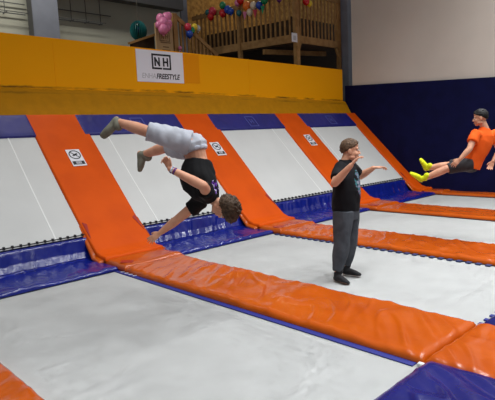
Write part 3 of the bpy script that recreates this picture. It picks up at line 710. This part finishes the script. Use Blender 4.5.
def add_hand(bm, wrist, fingers_dir, thumb_side, s=1.0, curl=18, thumb_in=0.0, spread=6, left=False):
    """palm, four fingers of different lengths with knuckle bends and a thumb from the side of the palm"""
    F = frame(wrist, fingers_dir, thumb_side); S_ = F @ Matrix.Scale(s, 4) @ Matrix.Diagonal((1, 1, -1 if left else 1, 1))
    sd = S_.to_3x3() @ V((0, 1, 0))
    T = lambda p: S_ @ V(p)
    ring_tube(bm, [T((-0.02, 0, 0)), T((0.01, 0, 0)), T((0.04, 0, -0.002)), T((0.07, 0, -0.003)), T((0.088, 0, -0.003))],
              [(0.025 * s, 0.019 * s), (0.027 * s, 0.018 * s), (0.037 * s, 0.016 * s), (0.041 * s, 0.014 * s), (0.038 * s, 0.011 * s)], sd)
    for i, (y, L, r) in enumerate(((0.030, 0.072, 0.0088), (0.010, 0.082, 0.0090), (-0.011, 0.076, 0.0086), (-0.031, 0.058, 0.0078))):
        p = V((0.078, y, -0.003)); a = 0.0; b = radians(spread * (1.5 - i) * 0.7); q = [T(p)]
        for j, fr in enumerate((0.46, 0.30, 0.24)):
            a += radians(curl * (0.8 if j == 0 else 1.1) * (1 + 0.12 * i))
            p = p + V((cos(a) * cos(b), sin(b), -sin(a))) * (L * fr + (0.012 if j == 0 else 0)); q.append(T(p))
        ring_tube(bm, q, [r * s * 1.05, r * s, r * s * 0.92, r * s * 0.8], sd, 10)
    q = [T(p) for p in ((0.018, 0.018, -0.004), (0.040, 0.042, -0.012 - thumb_in), (0.064, 0.056, -0.018 - thumb_in * 1.5), (0.084, 0.060, -0.022 - thumb_in * 2))]
    ring_tube(bm, q, [0.015 * s, 0.0125 * s, 0.0105 * s, 0.0085 * s], sd, 10)
def add_foot(bm, ankle, heel, toe, s=1.0, w=0.043):
    """ankle joint, heel and toe tip points on the sole line"""
    a = V(ankle); h = V(heel); t = V(toe); d = (t - h).normalized(); u = (a - h) - d * (a - h).dot(d); u.normalize(); sd = d.cross(u)
    L = (t - h).length
    ring_tube(bm, [a + (a - h).normalized() * 0.04 * s, a, h + d * 0.045 * s + u * 0.042 * s], [0.040 * s, 0.040 * s, (0.034 * s, 0.036 * s)], sd)
    ring_tube(bm, [h + d * 0.035 * s + u * 0.033 * s, h + d * L * 0.4 + u * 0.040 * s, h + d * L * 0.68 + u * 0.031 * s, h + d * (L * 0.88) + u * 0.022 * s],
              [(0.032 * s, 0.033 * s), (0.036 * s, 0.038 * s), (w * s, 0.029 * s), (0.036 * s, 0.019 * s)], sd)
def mix(a, b, t): return V(a).lerp(V(b), t)
def band(p, q, r, h):
    bm = bmesh.new(); d = (V(q) - V(p)).normalized(); ring_tube(bm, [V(p) - d * h, V(p) + d * h], [r, r], (0.3, 0.2, 0.9), 20, False); return bm

# ---- the standing boy
def standing():
    J = dict(pelvis=(5.017, 3.572, 0.80), waist=(5.035, 3.584, 0.985), chest=(5.065, 3.60, 1.20), neck=(5.087, 3.607, 1.365), head=(5.122, 3.564, 1.512),
             shR=(4.905, 3.552, 1.318), elR=(4.700, 3.491, 1.166), wrR=(4.744, 3.297, 1.365), shL=(5.265, 3.658, 1.300), elL=(5.435, 3.640, 1.177), wrL=(5.460, 3.467, 1.278),
             hipR=(4.915, 3.544, 0.80), knR=(4.835, 3.515, 0.41), anR=(4.762, 3.53, 0.085), hipL=(5.125, 3.596, 0.80), knL=(5.085, 3.574, 0.42), anL=(5.040, 3.61, 0.085))
    J = {k: V(v) for k, v in J.items()}
    t = empty('person', (4.87, 3.5, 0.0), 'person in a black T-shirt and grey joggers standing with both hands raised', 'person')
    F = V((0.30, -0.95, 0)).normalized(); L = V((0.95, 0.30, 0)).normalized()
    # body
    bm = bmesh.new()
    Hd = head_frame(J['head'], V((0.62, -0.78, -0.06)), V((0.05, -0.02, 1)))
    add_head(bm, Hd, 1.10, 1.14)
    ring_tube(bm, [J['neck'] - V((0, 0, 0.06)), J['neck'] + V((0.005, -0.01, 0.03)), mix(J['neck'], J['head'], 0.65)], [0.085, 0.072, 0.068], L)
    ring_tube(bm, [J['pelvis'], J['waist'], J['chest'], J['chest'] + V((0, 0, 0.10))], [(0.15, 0.12), (0.15, 0.12), (0.16, 0.11), (0.12, 0.08)], L)
    for s, up in (('R', (0.1, -0.3, 0.9)), ('L', (0, 0, 1))):
        sh, el, wr = J['sh' + s], J['el' + s], J['wr' + s]
        ring_tube(bm, [sh, mix(sh, el, 0.5), el], [0.056, 0.052, 0.046], up)
        ring_tube(bm, [el, mix(el, wr, 0.3), mix(el, wr, 0.7), wr], [0.046, 0.047, 0.036, 0.028], up)
        hp, kn, an = J['hip' + s], J['kn' + s], J['an' + s]
        ring_tube(bm, [hp, mix(hp, kn, 0.5), kn, mix(kn, an, 0.35), an], [0.085, 0.075, 0.055, 0.056, 0.038], F)
    add_hand(bm, J['wrR'] + V((0.004, -0.01, 0.012)), V((0.36, -0.45, 0.72)), V((0.75, 0.25, 0.3)), 0.93, 22)
    add_hand(bm, J['wrL'] + V((0.004, -0.01, 0.004)), V((0.70, -0.70, 0.12)), V((-0.68, -0.72, 0.15)), 0.95, 20, left=True)
    toes = {'R': ((4.735, 3.575, 0.006), (4.690, 3.320, 0.006)), 'L': ((5.01, 3.645, 0.006), (5.06, 3.395, 0.006))}
    for s in 'RL': add_foot(bm, J['an' + s], *toes[s])
    link_mesh('body', fuse(bm, 0.0055, 3), M['skin'], t, True)
    face_parts(t, Hd, 1.10, M['hair_light'])
    hair(t, Hd, 1.10, M['hair_light'], 0.013, 0.50, -0.85, -0.10, 0.007, 0.018, 3)
    # T-shirt
    bm = bmesh.new(); hem = V((5.025, 3.578, 0.80))
    ring_tube(bm, [hem, hem + V((0, 0, 0.12)), J['waist'] + F * 0.015 + V((0, 0, 0.05)), J['chest'] + F * 0.01, J['chest'] + V((0, 0, 0.10)), J['neck'] - V((0, 0, 0.02)), J['neck'] + V((0, 0, 0.045))],
              [(0.196, 0.160), (0.200, 0.166), (0.202, 0.166), (0.205, 0.150), (0.185, 0.120), (0.115, 0.095), (0.080, 0.078)], L, 28, False)
    for s in 'RL':
        sh, el = J['sh' + s], J['el' + s]
        ring_tube(bm, [mix(sh, J['chest'], 0.30), sh, mix(sh, el, 0.40), mix(sh, el, 0.72)], [0.085, 0.082, 0.078, 0.074], (0, 0, 1), 18, False)
    tm = tee_print('black_tee_motif', rgb(20, 20, 24), tuple(V((5.10, 3.44, 1.13)) - V((4.87, 3.5, 0))), (0.10, 0.08, 0.17), [rgb(48, 120, 124), rgb(110, 62, 112), rgb(130, 142, 152)], 24)
    link_mesh('tshirt', fuse(bm, 0.009, 5, 0.012, 8, 3), tm, t, True)
    # joggers
    bm = bmesh.new()
    ring_tube(bm, [V((5.02, 3.575, 0.70)), V((5.02, 3.575, 0.80)), V((5.03, 3.58, 0.88))], [(0.17, 0.145), (0.180, 0.150), (0.170, 0.145)], L, 24, False)
    for s in 'RL':
        hp, kn, an = J['hip' + s], J['kn' + s], J['an' + s]
        q = [hp + V((0, 0, 0.0)), mix(hp, kn, 0.35), mix(hp, kn, 0.75), kn, mix(kn, an, 0.35), mix(kn, an, 0.7), an + V((0, 0, 0.03))]
        ring_tube(bm, q, [(0.128, 0.112), (0.118, 0.104), (0.100, 0.090), (0.094, 0.083), (0.088, 0.080), (0.074, 0.070), (0.060, 0.058)], F, 20, False)
    link_mesh('joggers', fuse(bm, 0.009, 4, 0.010, 9, 8), M['trousers'], t, True)
    for s in 'RL':
        bm = bmesh.new(); add_foot(bm, J['an' + s], toes[s][0], toes[s][1], 1.12, 0.043); link_mesh('sock', fuse(bm, 0.006, 3), M['sock_black'], t, True)
standing()

# ---- the flipping boy
def flipping():
    J = dict(pelvis=(3.100, 3.994, 1.667), waist=(3.111, 3.958, 1.530), chest=(3.120, 3.883, 1.334), neck=(3.146, 3.775, 1.141), head=(3.187, 3.677, 1.070),
             shR=(3.030, 3.715, 1.200), elR=(2.885, 3.599, 1.311), wrR=(2.691, 3.822, 1.478), shL=(3.141, 4.000, 1.110), elL=(3.014, 4.198, 0.938), wrL=(2.849, 4.291, 0.811),
             hipR=(3.033, 3.951, 1.698), knR=(2.703, 4.191, 1.830), anR=(2.619, 4.555, 1.935), hipL=(3.149, 4.108, 1.637), knL=(3.129, 4.500, 1.660), anL=(3.055, 4.810, 1.590))
    J = {k: V(v) for k, v in J.items()}
    t = empty('person', (3.05, 3.95, 0.75), 'person in a black T-shirt and light grey shorts somersaulting upside down', 'person')
    axis = (J['pelvis'] - J['neck']).normalized()          # towards the hips
    L = V((0.20, 0.42, -0.14)); L = (L - axis * L.dot(axis)).normalized()
    Fv = L.cross(-axis).normalized()                       # chest direction
    bm = bmesh.new()
    crown = RIGHT * 0.88 - UP * 0.30 - FWD * 0.32; face = -RIGHT * 0.30 - UP * 0.78 + FWD * 0.42
    Hd = head_frame(J['head'], face, crown)
    hs = 1.08
    add_head(bm, Hd, hs)
    ring_tube(bm, [mix(J['neck'], J['chest'], 0.3), J['neck'], mix(J['neck'], J['head'], 0.6)], [0.06, 0.052, 0.050], L)
    ring_tube(bm, [J['pelvis'] + axis * 0.03, J['pelvis'], J['waist'], mix(J['waist'], J['chest'], 0.5), J['chest'], mix(J['chest'], J['neck'], 0.6)],
              [(0.12, 0.09), (0.145, 0.112), (0.128, 0.100), (0.132, 0.098), (0.145, 0.10), (0.11, 0.07)], L)
    for s in 'RL':
        sh, el, wr = J['sh' + s], J['el' + s], J['wr' + s]
        ring_tube(bm, [sh, mix(sh, el, 0.5), el], [0.056, 0.052, 0.046], L)
        ring_tube(bm, [el, mix(el, wr, 0.3), mix(el, wr, 0.7), wr], [0.046, 0.046, 0.036, 0.027], L)
        hp, kn, an = J['hip' + s], J['kn' + s], J['an' + s]
        ring_tube(bm, [hp, mix(hp, kn, 0.5), kn, mix(kn, an, 0.35), an], [0.085, 0.076, 0.056, 0.058, 0.037], L)
    add_hand(bm, J['wrR'], -RIGHT * 0.35 + UP * 0.8 + FWD * 0.2, RIGHT * 0.75 + UP * 0.2 - FWD * 0.4, 0.9, 45, 0.006)
    add_hand(bm, J['wrL'], -RIGHT * 0.80 - UP * 0.55 - FWD * 0.05, -RIGHT * 0.4 + UP * 0.7 + FWD * 0.3, 0.95, 12, left=True)
    feet = {'R': ((2.640, 4.600, 2.000), (2.482, 4.690, 1.790)), 'L': ((3.010, 4.870, 1.640), (3.010, 4.890, 1.395))}
    for s in 'RL': add_foot(bm, J['an' + s], *feet[s])
    link_mesh('body', fuse(bm, 0.0055, 3), M['skin'], t, True)
    face_parts(t, Hd, hs, M['hair_brown'])
    hair(t, Hd, hs, M['hair_brown'], 0.036, 0.34, -1.0, -0.20, 0.013, 0.06, 7)
    # T-shirt: hem has slid toward the ribs
    bm = bmesh.new()
    ring_tube(bm, [mix(J['waist'], J['chest'], 0.14), mix(J['waist'], J['chest'], 0.35) + Fv * 0.02, mix(J['waist'], J['chest'], 0.7) + Fv * 0.04, J['chest'] + Fv * 0.045, mix(J['chest'], J['neck'], 0.45) + Fv * 0.03, mix(J['chest'], J['neck'], 0.8), J['neck']],
              [(0.165, 0.135), (0.180, 0.158), (0.195, 0.175), (0.205, 0.170), (0.195, 0.140), (0.130, 0.095), (0.068, 0.064)], L, 28, False)
    for s, q in (('R', 0.62), ('L', 0.42)):
        sh, el = J['sh' + s], J['el' + s]
        ring_tube(bm, [mix(sh, J['chest'], 0.4), sh, mix(sh, el, q)], [0.092, 0.090, 0.084], L, 18, False)
    pc = V((3.10, 3.70, 1.265)) - V((3.05, 3.95, 0.75))
    tm = tee_print('black_tee_back_print', rgb(17, 17, 19), tuple(pc), (0.07, 0.09, 0.08), [rgb(96, 50, 150), rgb(205, 205, 215), rgb(96, 50, 150)], 20)
    link_mesh('tshirt', fuse(bm, 0.008, 4, 0.012, 9, 5), tm, t, True)
    # shorts
    bm = bmesh.new()
    ring_tube(bm, [mix(J['pelvis'], J['waist'], 0.42), J['pelvis'] + axis * 0.0, J['pelvis'] + axis * 0.08], [(0.152, 0.122), (0.175, 0.142), (0.14, 0.11)], L, 24, False)
    for s, e in (('R', 0.97), ('L', 0.80)):
        hp, kn = J['hip' + s], J['kn' + s]
        ring_tube(bm, [hp, mix(hp, kn, 0.3), mix(hp, kn, 0.65), mix(hp, kn, e)], [(0.120, 0.118), (0.116, 0.110), (0.106, 0.100), (0.100, 0.092)], L, 20, False)
    sh_ = link_mesh('shorts', fuse(bm, 0.009, 3, 0.019, 10, 2), M['shorts_gray'], t, True)
    bm = bmesh.new()
    ring_tube(bm, [mix(J['pelvis'], J['waist'], 0.42), mix(J['pelvis'], J['waist'], 0.16)], [(0.156, 0.126), (0.168, 0.137)], L, 28, False)
    link_mesh('waistband', fuse(bm, 0.009, 2), mat('waistband_cotton', rgb(196, 204, 218), 0.8), sh_, True)
    for s in 'RL':
        bm = bmesh.new(); add_foot(bm, J['an' + s], feet[s][0], feet[s][1], 1.25); link_mesh('sock', fuse(bm, 0.006, 3), M['sock_gray'], t, True)
    obj('wristband', band(mix(J['wrR'], J['elR'], 0.06), J['elR'], 0.034, 0.010), M['band_white'], t, True, 'white patterned wristband')
    obj('wristband', band(mix(J['wrR'], J['elR'], 0.14), J['elR'], 0.035, 0.009), M['balloon_purple'], t, True, 'purple wristband')
flipping()

# ---- the boy in orange, dropping seat first
def sitting():
    J = dict(pelvis=(7.685, 3.194, 1.207), waist=(7.720, 3.130, 1.348), chest=(7.765, 3.079, 1.512), neck=(7.784, 3.046, 1.690), head=(7.735, 3.098, 1.845),
             shL=(7.596, 3.110, 1.612), elL=(7.427, 3.120, 1.407), wrL=(7.324, 3.212, 1.265), shR=(7.955, 2.995, 1.598), elR=(7.965, 2.905, 1.350), wrR=(7.830, 2.945, 1.200),
             hipL=(7.610, 3.165, 1.180), knL=(7.377, 3.444, 1.117), anL=(7.250, 3.709, 0.985), hipR=(7.800, 3.210, 1.195), knR=(7.659, 3.544, 1.150), anR=(7.564, 3.821, 1.112))
    J = {k: V(v) for k, v in J.items()}
    t = empty('person', (7.6, 3.3, 0.9), 'person in an orange T-shirt and yellow socks dropping seated through the air', 'person')
    L = (J['shL'] - J['shR']).normalized(); up = (J['neck'] - J['pelvis']).normalized(); Fv = L.cross(up).normalized()
    bm = bmesh.new()
    Hd = head_frame(J['head'], -RIGHT * 0.82 + FWD * 0.42 - UP * 0.25, UP * 0.97 - RIGHT * 0.10)
    add_head(bm, Hd, 0.98)
    ring_tube(bm, [J['neck'] - up * 0.06, J['neck'], mix(J['neck'], J['head'], 0.6)], [0.07, 0.056, 0.054], L)
    ring_tube(bm, [J['pelvis'], J['waist'], J['chest'], J['chest'] + up * 0.11], [(0.10, 0.08), (0.12, 0.09), (0.15, 0.105), (0.11, 0.08)], L)
    for s in 'RL':
        sh, el, wr = J['sh' + s], J['el' + s], J['wr' + s]
        ring_tube(bm, [sh, mix(sh, el, 0.5), el], [0.052, 0.047, 0.040], Fv)
        ring_tube(bm, [el, mix(el, wr, 0.3), mix(el, wr, 0.7), wr], [0.040, 0.042, 0.033, 0.026], Fv)
        hp, kn, an = J['hip' + s], J['kn' + s], J['an' + s]
        ring_tube(bm, [mix(hp, kn, 0.2), mix(hp, kn, 0.5), kn, mix(kn, an, 0.35), an], [0.078, 0.075, 0.055, 0.058, 0.037], L)
    add_hand(bm, J['wrL'], -RIGHT * 0.70 - UP * 0.62 + FWD * 0.2, -RIGHT * 0.3 + UP * 0.5 + FWD * 0.3, 0.95, 20, left=True)
    add_hand(bm, J['wrR'], -RIGHT * 0.40 - UP * 0.85, -RIGHT * 0.7 + UP * 0.3 + FWD * 0.2, 0.95, 20)
    feet = {'L': ((7.245, 3.765, 0.905), (7.105, 3.905, 1.065)), 'R': ((7.570, 3.875, 1.050), (7.495, 3.945, 1.265))}
    for s in 'RL': add_foot(bm, J['an' + s], *feet[s], 1.0)
    link_mesh('body', fuse(bm, 0.0055, 3), M['skin'], t, True)
    face_parts(t, Hd, 0.98, M['hair_black'])
    hair(t, Hd, 0.98, M['hair_black'], 0.016, 0.5, -0.85, -0.10, 0.009, 0.02, 11)
    bm = bmesh.new()
    ring_tube(bm, [J['pelvis'] - up * 0.085, J['pelvis'] + up * 0.05, J['waist'], J['chest'], J['chest'] + up * 0.09, J['neck'] - up * 0.03, J['neck'] + up * 0.012],
              [(0.160, 0.150), (0.160, 0.148), (0.160, 0.138), (0.188, 0.138), (0.172, 0.112), (0.098, 0.080), (0.066, 0.064)], L, 28, False)
    for s in 'RL':
        sh, el = J['sh' + s], J['el' + s]
        ring_tube(bm, [mix(sh, J['chest'], 0.35), sh, mix(sh, el, 0.30), mix(sh, el, 0.55)], [0.085, 0.084, 0.080, 0.078], Fv, 18, False)
    link_mesh('tshirt', fuse(bm, 0.009, 4, 0.010, 9, 12), M['tee_orange'], t, True)
    bm = bmesh.new()
    ring_tube(bm, [J['pelvis'] + up * 0.05, J['pelvis'] - up * 0.02, J['pelvis'] - up * 0.06], [(0.150, 0.126), (0.156, 0.130), (0.14, 0.112)], L, 24, True)
    for s in 'RL':
        hp, kn = J['hip' + s], J['kn' + s]
        ring_tube(bm, [hp, mix(hp, kn, 0.4), mix(hp, kn, 0.92)], [(0.108, 0.104), (0.098, 0.094), (0.086, 0.082)], L, 20, False)
    link_mesh('shorts', fuse(bm, 0.009, 4, 0.008, 10, 4), M['shorts_dark'], t, True)
    for s in 'RL':
        bm = bmesh.new(); add_foot(bm, J['an' + s], feet[s][0], feet[s][1], 1.14); link_mesh('sock', fuse(bm, 0.006, 3), M['sock_yellow'], t, True)
sitting()
